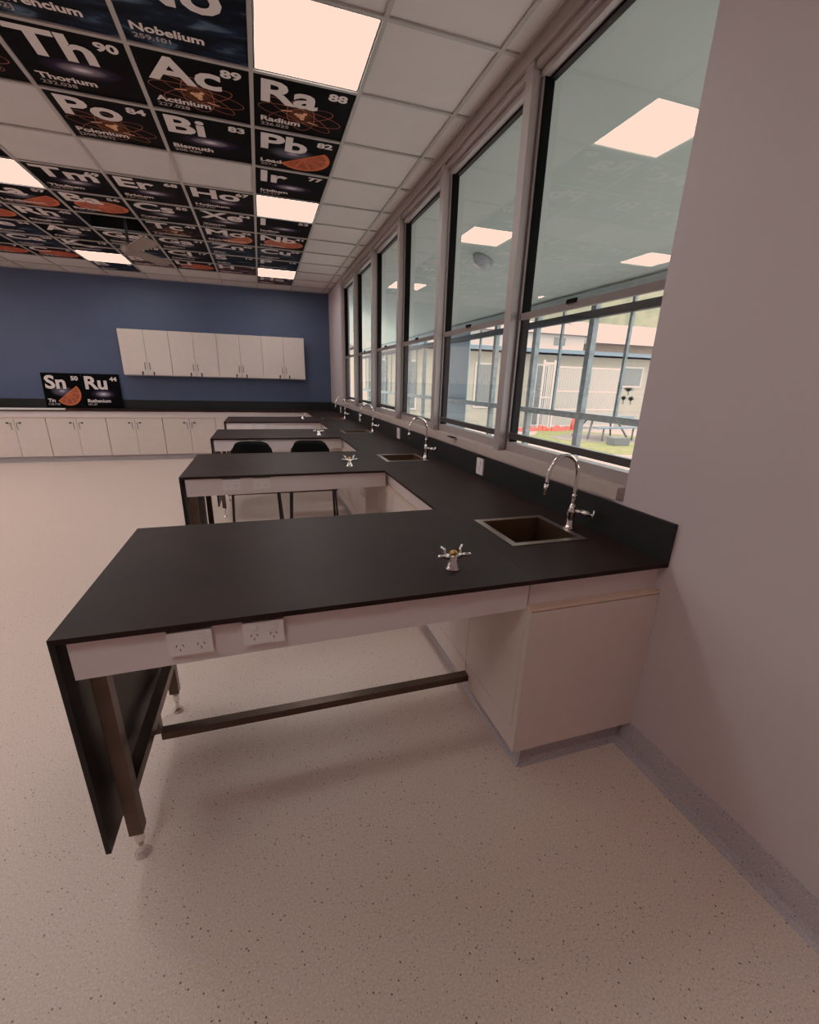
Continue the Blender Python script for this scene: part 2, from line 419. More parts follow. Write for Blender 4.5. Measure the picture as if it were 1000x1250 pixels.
def panel(name, data, label, cat, group, loc, rot, s=.288):
    sym, num, nm, mass, kind = data
    k = {'half': 'orange', 'full': 'orange'}.get(kind, kind)
    mb = MB(); mb.mi = 1; mb.box(-s, s, -s, s, -.014, -.0004); mb.mi = 0
    mb.face([(-s, -s, 0), (s, -s, 0), (s, s, 0), (-s, s, 0)])
    o = mb.build(name, [M['p_'+k], M['pedge']]); o.location = loc; o.rotation_euler = rot
    tag(o, label, cat, group)
    tx = MB()
    add_text(tx, sym, .30, -s*.86, s*.86-.215, .003, .0085, sx=1.12)
    add_text(tx, num, .094, s*.86, s*.86-.075, .003, .0035, right=True, sx=1.18)
    add_text(tx, nm, .077, -s*.86, -s*.66, .003, .0022, sx=1.08)
    tx.mi = 1
    add_text(tx, mass, .05, -s*.86, -s*.66-.055, .003, .0006, sx=1.12)
    tx.build('lettering', [M['letter'], M['lettergrey']], o)
    if kind in ('half', 'full'): slice_picture(kind == 'full', o)
    if kind == 'atom': atom_picture(o)
    return o
desc = {'half': 'an orange segment picture', 'full': 'a round orange slice picture', 'atom': 'a glowing orange atom picture', 'dark': 'a pale violet glow',
        'blue': 'dark blue swirls', 'pink': 'a pinkish galaxy picture'}
for (c, r), d in P.items():
    panel('printed_ceiling_tile', d, 'black printed ceiling tile reading %s %s %s with %s' % (d[0], d[1], d[2], desc[d[4]]), 'ceiling tile',
          'element tiles in the ceiling', (GX+G*(c+.5), GY+G*(r-.5), H+.007), (PI, 0, 0))
# two loose printed tiles leaning on the back splashback
lean = .05
for d, x, lb in ((('Sn', '50', 'Tin', '118.710', 'half'), -3.345, 'black square Sn 50 Tin board with orange segment, leaning on the back wall'),
                 (('Ru', '44', 'Ruthenium', '101.07', 'dark'), -2.745, 'black square Ru 44 Ruthenium board leaning on the back wall, right of Sn')):
    panel('printed_board', d, lb, 'board', 'printed boards on the back counter', (x, YB-.062, BT+.297), (PI/2-lean, 0, 0), s=.295)
tag(MB().box(-5.2, -3.2, 9.10, 9.135, BT+.001, BT+.006).box(-5.2, -3.2, 9.115, 9.119, BT+.006, BT+.028).build('metal_strip', M['white']), 'long white metal grid strip lying along the back counter below the Sn board', 'metal strip')

# ------------------------------------------------------------------ windows
post_y = [1.40, 2.505, 3.665, 4.80, 5.955, 7.125, 8.27]
pw = .035
hd = MB(); hd.box(W-.006, W+.15, 1.40, 8.27, 3.0, H-.003); hd.box(W+.012, W+.15, 1.40, 8.27, 2.968, 3.0)
struct(hd.build('trim_2', M['alu']))
sl = MB(); sl.box(W-.018, W+.15, 1.425, 8.27, 1.043, 1.096)
struct(sl.build('trim_3', M['sill'], bevel=.003))
for i in range(1, 6):
    y = post_y[i]
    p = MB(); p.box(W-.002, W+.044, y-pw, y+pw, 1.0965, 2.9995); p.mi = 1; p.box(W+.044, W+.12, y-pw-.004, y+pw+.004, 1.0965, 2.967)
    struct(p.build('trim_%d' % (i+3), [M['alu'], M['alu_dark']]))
jb = MB(); jb.box(W+.02, W+.12, 8.225, 8.27, 1.0965, 2.967); struct(jb.build('trim_9', M['alu']))
for i in range(6):
    y0 = post_y[i]+(pw+.004 if i else .0); y1 = post_y[i+1]-(pw+.004 if i < 5 else .045)
    r = bpy.data.objects.new('window_%d' % (i+1), None); COL.objects.link(r); r.location = (W, (y0+y1)/2, 1.0965); struct(r)
    h = (y1-y0)/2
    def z(v): return v-1.0965
    f = MB()
    f.box(.05, .11, -h, h, z(1.0965), z(1.150)); f.box(.042, .11, -h, h, z(2.937), z(2.967)); f.mi = 1
    f.box(.056, .112, -h, -h+.014, z(1.150), z(2.937)); f.box(.056, .112, h-.020, h, z(1.150), z(2.937)); f.box(.08, .115, -h+.014, h-.024, z(2.926), z(2.937))
    f.mi = 2; f.box(.046, .0555, -h, -h+.010, z(1.150), z(2.937)); f.box(.046, .0555, h-.018, h, z(1.150), z(2.937))
    f.build('window_frame', [M['alu'], M['seal'], M['rail']], r)
    MB().face([(.082, -h+.012, z(1.845)), (.082, -h+.012, z(2.930)), (.082, h-.022, z(2.930)), (.082, h-.022, z(1.845))]).build('upper_glass', M['glass'], r)
    mr = B(.048, .066, -h+.014, h-.024, z(1.841), z(1.874)).build('meeting_rail', M['rail'], r)
    B(.040, .052, .02, .09, z(1.868), z(1.886)).build('latch', M['seal'], mr)
    raised = i != 2
    zb = 1.172 if raised else 1.152
    lg = MB().face([(.062, -h+.012, z(zb+.01)), (.062, -h+.012, z(1.85)), (.062, h-.020, z(1.85)), (.062, h-.020, z(zb+.01))]).build('lower_glass', M['glass'], r)
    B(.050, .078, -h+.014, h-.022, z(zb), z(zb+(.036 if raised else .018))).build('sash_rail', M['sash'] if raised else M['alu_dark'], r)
    if i == 1:
        B(-.062, -.03, -.02, .08, z(1.0975), z(1.104)).build('sill_catch', M['seal'], r)

# ------------------------------------------------------------------ worktop (spine + back counter) with sink cut-outs
sink_y = [1.605, 3.55, 5.52, 7.45]; SX0, SX1 = .916, 1.276; SH = .178
t = thing('worktop', 'long black worktop with sinks running under the windows and along the blue wall', 'worktop', (0, 0, 0))
wt = MB(); z0, z1 = BT-.016, BT
ys = [bay[0][0]]
a, b_ = SX0+.012, SX1-.012
wt.box(XS+.025, a, bay[0][0], YB-.001, z0, z1); wt.box(b_, W-.001, bay[0][0], YB-.001, z0, z1)
yy = bay[0][0]
for s in sink_y:
    wt.box(a, b_, yy, s-SH+.012, z0, z1); yy = s+SH-.012
wt.box(a, b_, yy, YB-.001, z0, z1)
wt.box(XL+.001, XS+.025, CY0, YB-.001, z0, z1)
yy = bay[0][1]
wt.build('benchtop', M['top'], t)
# the strips between the peninsulas
for q in range(4):
    ya = bay[q][1]; yb = bay[q+1][0] if q < 3 else CY0
    B(XS, XS+.0249, ya, yb, z0, z1).build('front_edge_strip', M['top'], t)
e = MB(); e.box(W-.013, W-.001, bay[0][0], YB-.001, BT, 1.029); e.box(XL+.001, W-.013, YB-.013, YB-.001, BT, 1.029)
e.build('splashback', M['splash'], t)
B(XS+.0255, W-.001, 1.168, 1.186, .762, z0).build('apron', M['apron'], t)
for q in range(4):
    ya = 1.187 if q == 0 else bay[q][0]+.07; yb = (bay[q+1][0]+.069) if q < 3 else CY0+.034
    B(XS+.04, XS+.058, ya, yb, .762, z0).build('apron', M['apron'], t)
B(XL+.001, XS+.04, CY0+.035, CY0+.053, .762, z0).build('apron', M['apron'], t)

# ------------------------------------------------------------------ sinks
def make_sink():
    t = thing('sink', '', 'sink')
    dx = (SX1-SX0)/2; o, i_ = dx, dx-.03; oy, iy = SH, SH-.03; rz = .003
    r = MB()
    r.box(-o, o, -oy, -iy, .0005, rz); r.box(-o, o, iy, oy, .0005, rz); r.box(-o, -i_, -iy, iy, .0005, rz); r.box(i_, o, -iy, iy, .0005, rz)
    r.build('rim', M['sink'], t)
    bw = MB(); zb = -.17; k = .012
    A = [(-i_, -iy), (i_, -iy), (i_, iy), (-i_, iy)]; Bq = [(-i_+k, -iy+k), (i_-k, -iy+k), (i_-k, iy-k), (-i_+k, iy-k)]
    for q in range(4):
        (ax, ay), (bx, by) = A[q], A[(q+1) % 4]; (cx, cy), (dx2, dy2) = Bq[(q+1) % 4], Bq[q]
        bw.face([(ax, ay, rz), (bx, by, rz), (cx, cy, zb), (dx2, dy2, zb)])
    bw.face([(x, y, zb) for x, y in Bq])
    bw.build('bowl', M['sinkin'], t)
    MB().lathe([(.035, zb+.001), (.03, zb+.004), (.012, zb+.002)]).build('drain', M['chrome'], t)
    return t
def make_tap():
    t = thing('gooseneck_tap', '', 'tap')
    MB().lathe([(.026, 0), (.026, .006), (.02, .014), (.016, .05), (.017, .065), (.019, .07), (.019, .085), (.014, .1), (.012, .112)]).build('base', M['chrome'], t)
    n = 22; pts = [(0, 0, .1), (0, 0, .15), (0, 0, .235)]
    for k in range(1, n+1):
        a = PI*k/n*1.03; pts.append((-.076+.076*math.cos(a), 0, .235+.10*math.sin(a)))
    pts += [(-.1545, 0, .205)]
    MB().tube(pts, [.0105, .0088, .0085]+[.0085]*(n+1), 12).build('spout', M['chrome'], t)
    MB().lathe([(.0115, 0), (.0115, .022), (.009, .028)], (0, 0, .133), 12).build('collar', M['chrome'], t)
    MB().tube([(-.1545, 0, .212), (-.156, 0, .195), (-.157, 0, .165)], [.0095, .0085, .006], 12).build('nozzle', M['chrome'], t)
    v = MB().tube([(0, 0, .085), (.028, -.038, .083)], .0095, 12).tube([(.024, -.032, .083), (.048, -.064, .081)], .0135, 10).build('valve_body', M['chrome'], t)
    c = Vector((.056, -.075, .08)); d = Vector((.8, .6, 0))
    MB().tube([c-d*.022, c+d*.022], .0045, 8).tube([c-Vector((0, 0, .022)), c+Vector((0, 0, .022))], .0045, 8).tube([(.046, -.06, .081), c], .006, 8).build('cross_handle', M['chrome'], v)
    return t
def make_gas():
    t = thing('gas_tap', '', 'gas tap')
    MB().lathe([(.027, 0), (.027, .004), (.021, .010), (.017, .035), (.015, .05), (.012, .054)]).build('base', M['chrome'], t)
    MB().lathe([(.013, 0), (.014, .008), (.009, .013), (.004, .015)], (0, 0, .054), 14).build('cap', M['brass'], t)
    for s in (-1, 1):
        v = MB().tube([(0, 0, .046), (s*.03, .004, .046)], .0105, 10).build('valve_body', M['chrome'], t)
        MB().tube([(s*.028, .004, .046), (s*.042, .0, .05), (s*.05, -.004, .051), (s*.062, -.008, .052)], [.008, .0065, .0075, .005], 10).build('hose_nozzle', M['chrome'], v)
        MB().tube([(s*.03, .006, .05), (s*.03, .012, .070), (s*.040, .022, .076)], [.006, .0055, .005], 8).build('lever', M['chrome'], v)
    return t
where = ['nearest bench', 'second bench', 'third bench', 'farthest bench']
sk = make_sink(); tp = make_tap(); gs = make_gas()
tap_y = [1.576, 3.509, 5.455, 7.436]; gas_y = [1.286, 3.245, 5.172, 7.33]
for q in range(4):
    for proto, y, x, nm, grp in ((sk, sink_y[q], (SX0+SX1)/2, 'square stainless steel sink set into the black worktop beside the %s', 'sinks under the windows'),
                                 (tp, tap_y[q], 1.296, 'tall chrome gooseneck tap at the sink beside the %s', 'taps under the windows'),
                                 (gs, gas_y[q], .592, 'small chrome twin gas tap on top of the %s', 'gas taps on the benches')):
        lb = nm % where[q]
        ps = (x, y, BT)
        if q == 0: proto.location = ps; proto['label'] = lb; proto['group'] = grp
        else: dup(proto, ps, lb, grp)

# ------------------------------------------------------------------ power outlets
def make_double():
    t = thing('double_power_outlet', '', 'power outlet')                  # plate faces -y
    B(-.0545, .0545, -.013, 0, -.0355, .0345).build('plate', M['plastic'], t, bevel=.003)
    B(-.056, .056, -.004, 0, .0346, .038).build('top_shadow_line', M['slot'], t)  # dark strip standing in for the shadow line above the plate
    for s in (-.026, .026):
        B(s-.009, s+.009, -.017, -.0128, .012, .023).build('switch', M['plastic'], t)
        pn = MB()
        for (dx, dz, ang) in ((-.008, -.006, .5), (.008, -.006, -.5), (0, -.018, 0)):
            c, sn = math.cos(ang), math.sin(ang); pts = []
            for (u, v) in ((-.0012, -.0042), (.0012, -.0042), (.0012, .0042), (-.0012, .0042)):
                pts.append((s+dx+u*c+v*sn, -.0133, dz-u*sn+v*c))
            pn.face(pts)
        pn.build('socket_slots', M['slot'], t)
    return t
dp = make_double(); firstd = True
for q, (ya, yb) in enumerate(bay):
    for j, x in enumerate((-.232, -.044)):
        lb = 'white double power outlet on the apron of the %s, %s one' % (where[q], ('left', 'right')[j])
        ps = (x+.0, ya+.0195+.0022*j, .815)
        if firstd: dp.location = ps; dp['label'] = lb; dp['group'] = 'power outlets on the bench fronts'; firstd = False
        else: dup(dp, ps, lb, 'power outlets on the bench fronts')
so = thing('wall_power_outlet', '', 'power outlet')
B(-.009, 0, -.046, .046, -.054, .054).build('plate', M['plastic'], so, bevel=.0025)
B(-.0125, -.0088, -.014, .014, .012, .034).build('switch', M['plastic'], so)
MB().box(-.0096, -.0088, -.010, -.007, -.016, -.006).box(-.0096, -.0088, .007, .010, -.016, -.006).box(-.0096, -.0088, -.0015, .0015, -.032, -.022).build('socket_slots', M['slot'], so)
ofs = [2.665, 4.62, 6.66, 8.40]
for q, y in enumerate(ofs):
    lb = 'white power outlet on the black splashback, %s from the viewer' % ('first', 'second', 'third', 'fourth and farthest')[q]
    ps = (W-.0135, y, .957)
    if q == 0: so.location = ps; so['label'] = lb; so['group'] = 'outlets on the splashback'
    else: dup(so, ps, lb, 'outlets on the splashback')

# ------------------------------------------------------------------ peninsula benches
def make_bench(q):
    ya, yb = bay[q]; D = yb-ya
    t = thing('bench', 'black topped laboratory bench on steel legs, %s' % ('nearest to the viewer', 'second from the viewer with two chairs behind it', 'third from the viewer, facing the two chairs', 'farthest, next to the blue wall')[q],
              'bench', (XE, ya, 0), 'peninsula laboratory benches')
    L = XS+.025-XE
    B(.0, L-.0006, 0, D, BT-.016, BT).build('tabletop', M['top'], t)
    e = MB(); e.box(0, .014, 0, D, .145, BT-.0162); e.build('end_panel', M['panel'], t)
    f = MB(); f.prism([(.03, .018, .743), (L-.007, .034, .751), (L-.007, .034, BT-.0165), (.03, .018, BT-.0165)], (0, .018, 0)); f.build('front_apron', M['apron'], t)
    f = MB(); f.box(.03, L-.007, D-.058, D-.04, .745, BT-.0165); f.build('rear_apron', M['apron'], t)
    for yy in (.075, D-.115):
        lg = B(.036, .076, yy, yy+.04, .105, BT-.017).build('leg', M['steel'], t, bevel=.003)
        MB().lathe([(.024, 0), (.025, .006), (.012, .014), (.009, .02), (.009, .055), (.014, .06), (.014, .106)], (.056, yy+.02, 0), 16).build('levelling_foot', M['chrome'], lg)
    B(.0365, .0755, .115, D-.115, .245, .285).build('crossbar', M['steel'], t, bevel=.003)
    B(.0755, XS+.0195-XE, D*.5-.02, D*.5+.02, .158, .190).build('stretcher', M['steel'], t, bevel=.003)
    B(.0365, .0755, D*.5-.021, D*.5+.021, .19, .2445).build('stretcher_bracket', M['steel'], t)
    return t
for q in range(4): make_bench(q)

# ------------------------------------------------------------------ base cabinets
def door(mb_args, mat_, parent, hy=None): pass
def spine_cabinet(y0, y1, ndoor, label, endpanel=False):
    x0 = XS+.02; t = thing('base_cabinet', label, 'cabinet', (x0, y0, 0), 'cabinets under the window worktop')
    L = y1-y0; X1 = W-.001-x0
    c = MB(); ye = .001 if not endpanel else .018
    c.box(.018, X1, ye, ye+.016, .13, .69); c.box(.018, X1, L-.017, L-.001, .13, .69); c.box(.018, X1, ye+.016, L-.017, .13, .146); c.box(X1-.012, X1, ye+.016, L-.017, .146, .75)
    if endpanel: c.mi = 1; c.box(.0, X1-.001, -.012, .0175, .13, .7462)
    c.mi = 2; c.box(.0, .06, -.012 if endpanel else .001, L-.001, .7505, .7615)
    if endpanel: c.box(.06, X1-.001, -.012, .06, .7505, .7615)
    c.build('carcass', [M['carc'], M['carc'], M['ledge']], t)
    k = MB(); k.prism([(.05, 0 if not endpanel else .026, .0), (.058, 0 if not endpanel else .026, .01), (.064, 0 if not endpanel else .026, .03), (.066, 0 if not endpanel else .026, .129), (.12, 0 if not endpanel else .026, .129), (.12, 0 if not endpanel else .026, 0)], (0, L-(.0 if not endpanel else .026), 0))
    if endpanel:
        k.prism([(.066, .02, 0), (.066, .026, .012), (.066, .034, .03), (.066, .036, .129), (.066, .08, .129), (.066, .08, 0)], (X1-.066, 0, 0))
    k.build('kick_board', M['cove'], t)
    B(.001, .0175, .003, L-.003, .13, .232).build('lower_rail', M['carc'], t)
    wd = (L)/ndoor
    for j in range(ndoor):
        a = j*wd+.002; b2 = (j+1)*wd-.002
        if endpanel and j == 0: a = .02
        d = B(0, .017, a, b2, .236, .747).build('door', M['carc'], t)
        near = (b2 if j == 0 else a) if ndoor == 2 else b2
        s = -1 if (j == 0) else 1
        hyy = near+s*.04
        if not 3.6 < y0+hyy < 3.95: continue
        MB().tube([(-.001, hyy, .50), (-.028, hyy, .505), (-.028, hyy, .615), (-.001, hyy, .62)], .004, 8).build('handle', M['chrome'], d)
        MB().tube([(-.001, near+s*.09, .65), (-.022, near+s*.09, .65)], .009, 10).build('lock', M['blackmetal'], d)
    return t
spine_cabinet(1.148, 1.585, 1, 'beige base cabinet with plain end panel at the near end of the window worktop', True)
yv = [1.585, 2.46, 3.34, 4.22, 5.10, 5.98, 6.86, 7.74, 8.62]
for j in range(len(yv)-1):
    spine_cabinet(yv[j], yv[j+1], 2, 'beige two door base cabinet under the window worktop, %s after the end cabinet' % ('first', 'second', 'third', 'fourth', 'fifth', 'sixth', 'seventh', 'eighth')[j])

def back_cabinet():
    t = thing('base_cabinet', '', 'cabinet'); L = .876
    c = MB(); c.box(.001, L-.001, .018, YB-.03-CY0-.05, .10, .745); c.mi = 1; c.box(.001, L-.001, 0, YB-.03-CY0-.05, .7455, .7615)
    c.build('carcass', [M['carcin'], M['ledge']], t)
    B(.0, L, .06, .12, 0, .10).build('kick_board', M['cove'], t)
    for j in range(2):
        a = j*L/2+.0035; b2 = (j+1)*L/2-.0035
        d = B(a, b2, 0, .017, .104, .742).build('door', M['carc'], t)
        s = -1 if j == 0 else 1; cx = L/2
        h = cx+s*.04
        MB().tube([(h-.0, -.001, .56), (h, -.03, .565), (h, -.03, .665), (h, -.001, .67)], .0042, 8).build('handle', M['blackmetal'], d)
        lk = MB(); lk.tube([(cx+s*.085, -.001, .668), (cx+s*.085, -.03, .668)], .013, 10); lk.box(cx+s*.085-.02, cx+s*.085+.02, -.034, -.028, .66, .676)
        lk.build('lock', M['blackmetal'], d)
    return t
bx = [-.85, -1.73, -2.61, -3.49, -4.37, -5.25, .03]
names = ['first from the benches', 'second from the benches', 'below and right of the Sn board', 'below the Sn board', 'at the left edge of the photo', 'past the left edge', 'behind the farthest bench']
names = ['right end of the visible row', 'second from the right', 'below the Ru board', 'below the Sn board', 'at the left edge of the photo', 'beyond the left edge of the photo']
bc = back_cabinet()
for j, n in enumerate(names):
    lb = 'beige two door base cabinet along the blue wall, '+n
    ps = (bx[j]-.438+.438-.0, CY0+.05, 0); ps = (bx[j]-.0-.876+.438+.438-.44+.0, CY0+.05, 0)
    ps = (-.85-.88*(j)-.44+.0, CY0+.05, 0)
    if j == 0: bc.location = (-.86-.44+.44-.0, CY0+.05, 0)
    ps = (-1.735-.88*(j-0), CY0+.05, 0)
    if j == 0: bc.location = ps; bc['label'] = lb; bc['group'] = 'base cabinets along the blue wall'
    else: dup(bc, ps, lb, 'base cabinets along the blue wall')
fl = MB(); fl.box(-.855, .80, CY0+.052, CY0+.07, .10, .7615); fl.mi = 1; fl.box(-.855, .80, CY0+.11, CY0+.16, 0, .0995)
o = fl.build('filler_panel', [M['carc'], M['cove']]); tag(o, 'plain beige panel closing the back counter behind the farthest bench', 'panel')

def wall_cabinet():
    t = thing('wall_cabinet', '', 'cabinet'); L = .788; z0, z1 = 1.462, 2.222; yb = YB-.001
    cm2 = MB(); cm2.box(.001, L-.001, 9.43, yb, z0, z1); cm2.mi = 1; cm2.box(.004, L-.004, 9.419, 9.4299, z0+.004, z1-.004); c = cm2.build('carcass', [M['carc'], M['carcin']], t); c.location = (0, -9.4, 0)
    for j in range(2):
        a = j*L/2+.0035; b2 = (j+1)*L/2-.0035
        d = B(a, b2, 0, .017, z0+.012, z1).build('door', M['carc'], t)
        s = -1 if j == 0 else 1; cx = L/2; h = cx+s*.038
        MB().tube([(h, -.001, 1.565), (h, -.025, 1.57), (h, -.025, 1.675), (h, -.001, 1.68)], .0055, 8).build('handle', M['steel'], d)
        MB().tube([(cx+s*.09, -.001, 1.51), (cx+s*.09, -.024, 1.51)], .014, 10).tube([(cx+s*.09, -.02, 1.535), (cx+s*.09, -.02, 1.475)], .010, 8).build('lock', M['blackmetal'], d)
    return t
wc = wall_cabinet()
for j, n in enumerate(('leftmost of the four on the blue wall', 'second from the left on the blue wall', 'second from the right on the blue wall', 'rightmost of the four on the blue wall')):
    lb = 'beige two door wall cabinet, '+n; ps = (-2.30+.79*j, 9.4, 0)
    if j == 0: wc.location = ps; wc['label'] = lb; wc['group'] = 'cabinets hung on the blue wall'
    else: dup(wc, ps, lb, 'cabinets hung on the blue wall')

# ------------------------------------------------------------------ chairs
def make_chair():
    t = thing('chair', '', 'chair')                     # back towards -y, faces +y
    b = MB(); n = 12; hw_ = .19
    def back(u, v, off):
        zz = .585+v*.355
        wdt = hw_*(1-.10*max(0, v-.6)**1.5*4)
        x = u*wdt; y = .045*(u*u)-.03*v-off
        cz = zz-(.035*abs(u)**4 if v > .99 else 0)-(abs(u)**9)*.045*v
        return (x, y, cz)
    for off in (0, .014):
        g = [[b.bm.verts.new(back(-1+2*i/n, j/8, off)) for i in range(n+1)] for j in range(9)]
        for j in range(8):
            for i in range(n):
                f = b.bm.faces.new((g[j][i], g[j][i+1], g[j+1][i+1], g[j+1][i])); f.smooth = True
        if off == 0: ga = g
    rim = [ga[0][i] for i in range(n+1)]+[ga[j][n] for j in range(1, 9)]+[ga[8][i] for i in range(n-1, -1, -1)]+[ga[j][0] for j in range(7, 0, -1)]
    rim2 = [g[0][i] for i in range(n+1)]+[g[j][n] for j in range(1, 9)]+[g[8][i] for i in range(n-1, -1, -1)]+[g[j][0] for j in range(7, 0, -1)]
    for k in range(len(rim)):
        b.bm.faces.new((rim[k], rim[(k+1) % len(rim)], rim2[(k+1) % len(rim)], rim2[k]))
    b.build('backrest', M['black'], t)
    s = MB(); m = 8
    gg = [[s.bm.verts.new((-.205+.41*i/m, .03+.41*j/m, 0.548-.018*math.sin(PI*i/m)*math.sin(PI*j/m)-(.02*(max(0, j/m-.8)/.2)**2))) for i in range(m+1)] for j in range(m+1)]
    for j in range(m):
        for i in range(m):
            f = s.bm.faces.new((gg[j][i], gg[j][i+1], gg[j+1][i+1], gg[j+1][i])); f.smooth = True
    r = bmesh.ops.solidify(s.bm, geom=s.bm.faces[:], thickness=.012)
    s.build('seat', M['black'], t)
    for x in (-1, 1):
        MB().tube([(x*.19, .05, .62), (x*.205, .03, .50), (x*.222, -.04, .006)], .011, 10).build('leg', M['blackmetal'], t)
        MB().tube([(x*.19, .36, .53), (x*.22, .40, .48), (x*.25, .46, .006)], .011, 10).build('leg', M['blackmetal'], t)
    MB().tube([(-.19, .07, .525), (-.19, .36, .53), (.19, .36, .53), (.19, .07, .525), (-.19, .07, .525)], .009, 8).build('seat_frame', M['blackmetal'], t)
    return t
ch = make_chair(); ch.location = (-.125, 4.30, 0); ch['label'] = 'black plastic chair with curved back, the left of two behind the second bench'; ch['group'] = 'black chairs between the benches'
ch2 = dup(ch, (.405, 4.30, 0), 'black plastic chair with curved back, the right of two behind the second bench', 'black chairs between the benches')
ch2.rotation_euler = (0, 0, math.radians(-8))

# ------------------------------------------------------------------ ceiling fan
fx, fy = -1.30, 6.40
t = thing('ceiling_fan', 'grey ceiling fan on a dark rod hanging from the opening of a missing tile', 'ceiling fan', (fx, fy, H+.29))
MB().tube([(0, 0, 0), (0, 0, -.50)], .014, 10).build('downrod', M['blackmetal'], t)
MB().lathe([(.03, -.48), (.075, -.50), (.085, -.53), (.085, -.565), (.06, -.59), (.02, -.60)], seg=24).build('motor', M['blade'], t)
for ang in (math.radians(62), math.radians(182), math.radians(302)):
    c, s = math.cos(ang), math.sin(ang); mb = MB(); pts = []
    for (u, v) in ((.07, -.045), (.16, -.065), (.60, -.085), (.64, -.05), (.64, .05), (.60, .085), (.16, .065), (.07, .045)):
        pts.append((u*c-v*s, u*s+v*c, -.555-v*.22))
    mb.prism(pts, (0, 0, .008)); mb.build('blade', M['blade'], t)

# ------------------------------------------------------------------ outside: veranda
struct(B(W+.15, 3.6, -4, 14, -.2, -.05).build('veranda_floor', M['conc']))
sf = MB(); sf.prism([(1.555, -4, SOF(1.555)), (3.05, -4, SOF(3.05)), (3.05, -4, SOF(3.05)+.06), (1.555, -4, SOF(1.555)+.06)], (0, 18, 0))
struct(sf.build('veranda_soffit', M['soffit']))
t = thing('security_screen', 'weathered grey blue steel bar screen enclosing the veranda outside the windows', 'screen', (3.0, 6, -.05))
sc0 = Vector((3.0, 6, -.05))
def sb(x0, x1, y0, y1, z0, z1): return B(x0-3.0, x1-3.0, y0-6, y1-6, z0+.05, z1+.05)
sb(2.97, 3.03, -1, 14, 2.245, 2.325).build('top_beam', M['fascia'], t)
sb(2.965, 3.02, -1, 14, 2.09, 2.158).build('upper_rail', M['screendark'], t)
sb(2.975, 3.025, -1, 14, 1.182, 1.242).build('middle_rail', M['screen'], t)
yy = 2.815-.93*2; k = 0
while yy < 13.8:
    if not (6.52 < yy < 7.95):
        sb(2.972, 3.028, yy-.034, yy+.034, -.05, 2.2445).build('post', M['screen'], t)
    ym = yy+.465
    if not (6.52 < ym < 7.95):
        sb(2.988, 3.012, ym-.014, ym+.014, 1.2425, 2.2445).build('bar', M['screen'], t)
    yy += .93
sheet = MB(); sheet.box(3.035, 3.05, 6.50, 8.0, -.05, 2.24); sheet.box(3.03, 3.0349, 6.50, 8.0, 1.30, 1.305)
tag(sheet.build('blue_sheet', M['bluepanel']), 'pale blue sheet closing one bay of the veranda screen, seen through the second window', 'panel')
dl = MB(); dl.lathe([(.11, 0), (.11, -.02), (.10, -.05), (.06, -.08), (.02, -.088)], seg=24)
ol = dl.build('veranda_light', M['lens']); ol.location = (2.25, 4.62, SOF(2.25)-.001); ol.rotation_euler = (0, math.atan2(.66, 1.47), 0)
tag(ol, 'grey domed light on the veranda soffit seen through the second window', 'lamp')

# ------------------------------------------------------------------ outside: yard
GZ = -.2
struct(B(3.6, 40, -15, 45, GZ-.2, GZ-.01).build('ground', M['yard']))
def blob(name, cx, cy, rx, ry, m, z, jit=.12):
    mb = MB(); n = 40; pts = []
    for k in range(n):
        a = 2*PI*k/n; q = 1+jit*math.sin(3*a+cx)+jit*.5*math.sin(5*a)
        pts.append((cx+rx*q*math.cos(a), cy+ry*q*math.sin(a), z))
    mb.prism(pts, (0, 0, .009)); return mb.build(name, m)
o = blob('lawn', 10.6, 11.8, 2.7, 3.1, M['grass'], GZ-.0095); o['kind'] = 'stuff'; tag(o, 'patch of green lawn in the yard outside the nearest window', 'lawn')
tag(blob('dirt_patch', 10.9, 12.6, 1.5, 1.3, M['dirt'], GZ+.0), 'bare earth patch under the outdoor table', 'dirt')
# building across the yard
by = 17.0; gz = 2.74
t = thing('building', 'cream building with blue grey gutter and pale roof across the yard', 'building', (12, by, GZ))
def bb(mb, x0, x1, y0, y1, z0, z1): return mb.box(x0-12, x1-12, y0-by, y1-by, z0-GZ, z1-GZ)
wl = MB(); bb(wl, 3.8, 30, by, by+6, GZ, gz-.05)
zz = GZ+.2
while zz < gz-.2:
    bb(wl, 3.8, 30, by-.012, by, zz, zz+.012); zz += .2
wl.build('wall', M['cream'], t)
g = MB(); bb(g, 3.5, 30.3, by-.75, by-.6, gz-.02, gz+.12); g.build('gutter', M['gutter'], t)
rf = MB(); rf.prism([(3.4-12, -.7, gz+.05-GZ), (3.4-12, 4.0, gz+.5-GZ), (3.4-12, 7.7, gz+.05-GZ)], (27, 0, 0)); rf.build('roof', M['roof'], t)
for (x0, x1, z0_, z1_) in ((4.1, 4.5, .5, 2.2), (5.2, 5.7, .5, 2.2), (6.5, 7.3, .5, 2.2), (8.3, 9.1, .6, 2.2), (11.1, 11.6, GZ+.05, 2.25), (15.55, 16.6, 1.55, 2.3), (20.5, 21.8, 1.0, 2.2)):
    fr = MB(); bb(fr, x0-.07, x1+.07, by-.05, by-.011, z0_-.07, z1_+.07); f = fr.build('window', M['yardwhite'], t)
    pn = MB(); bb(pn, x0, x1, by-.06, by-.051, z0_, z1_); pn.build('pane', M['pane'], f)
dc = MB()
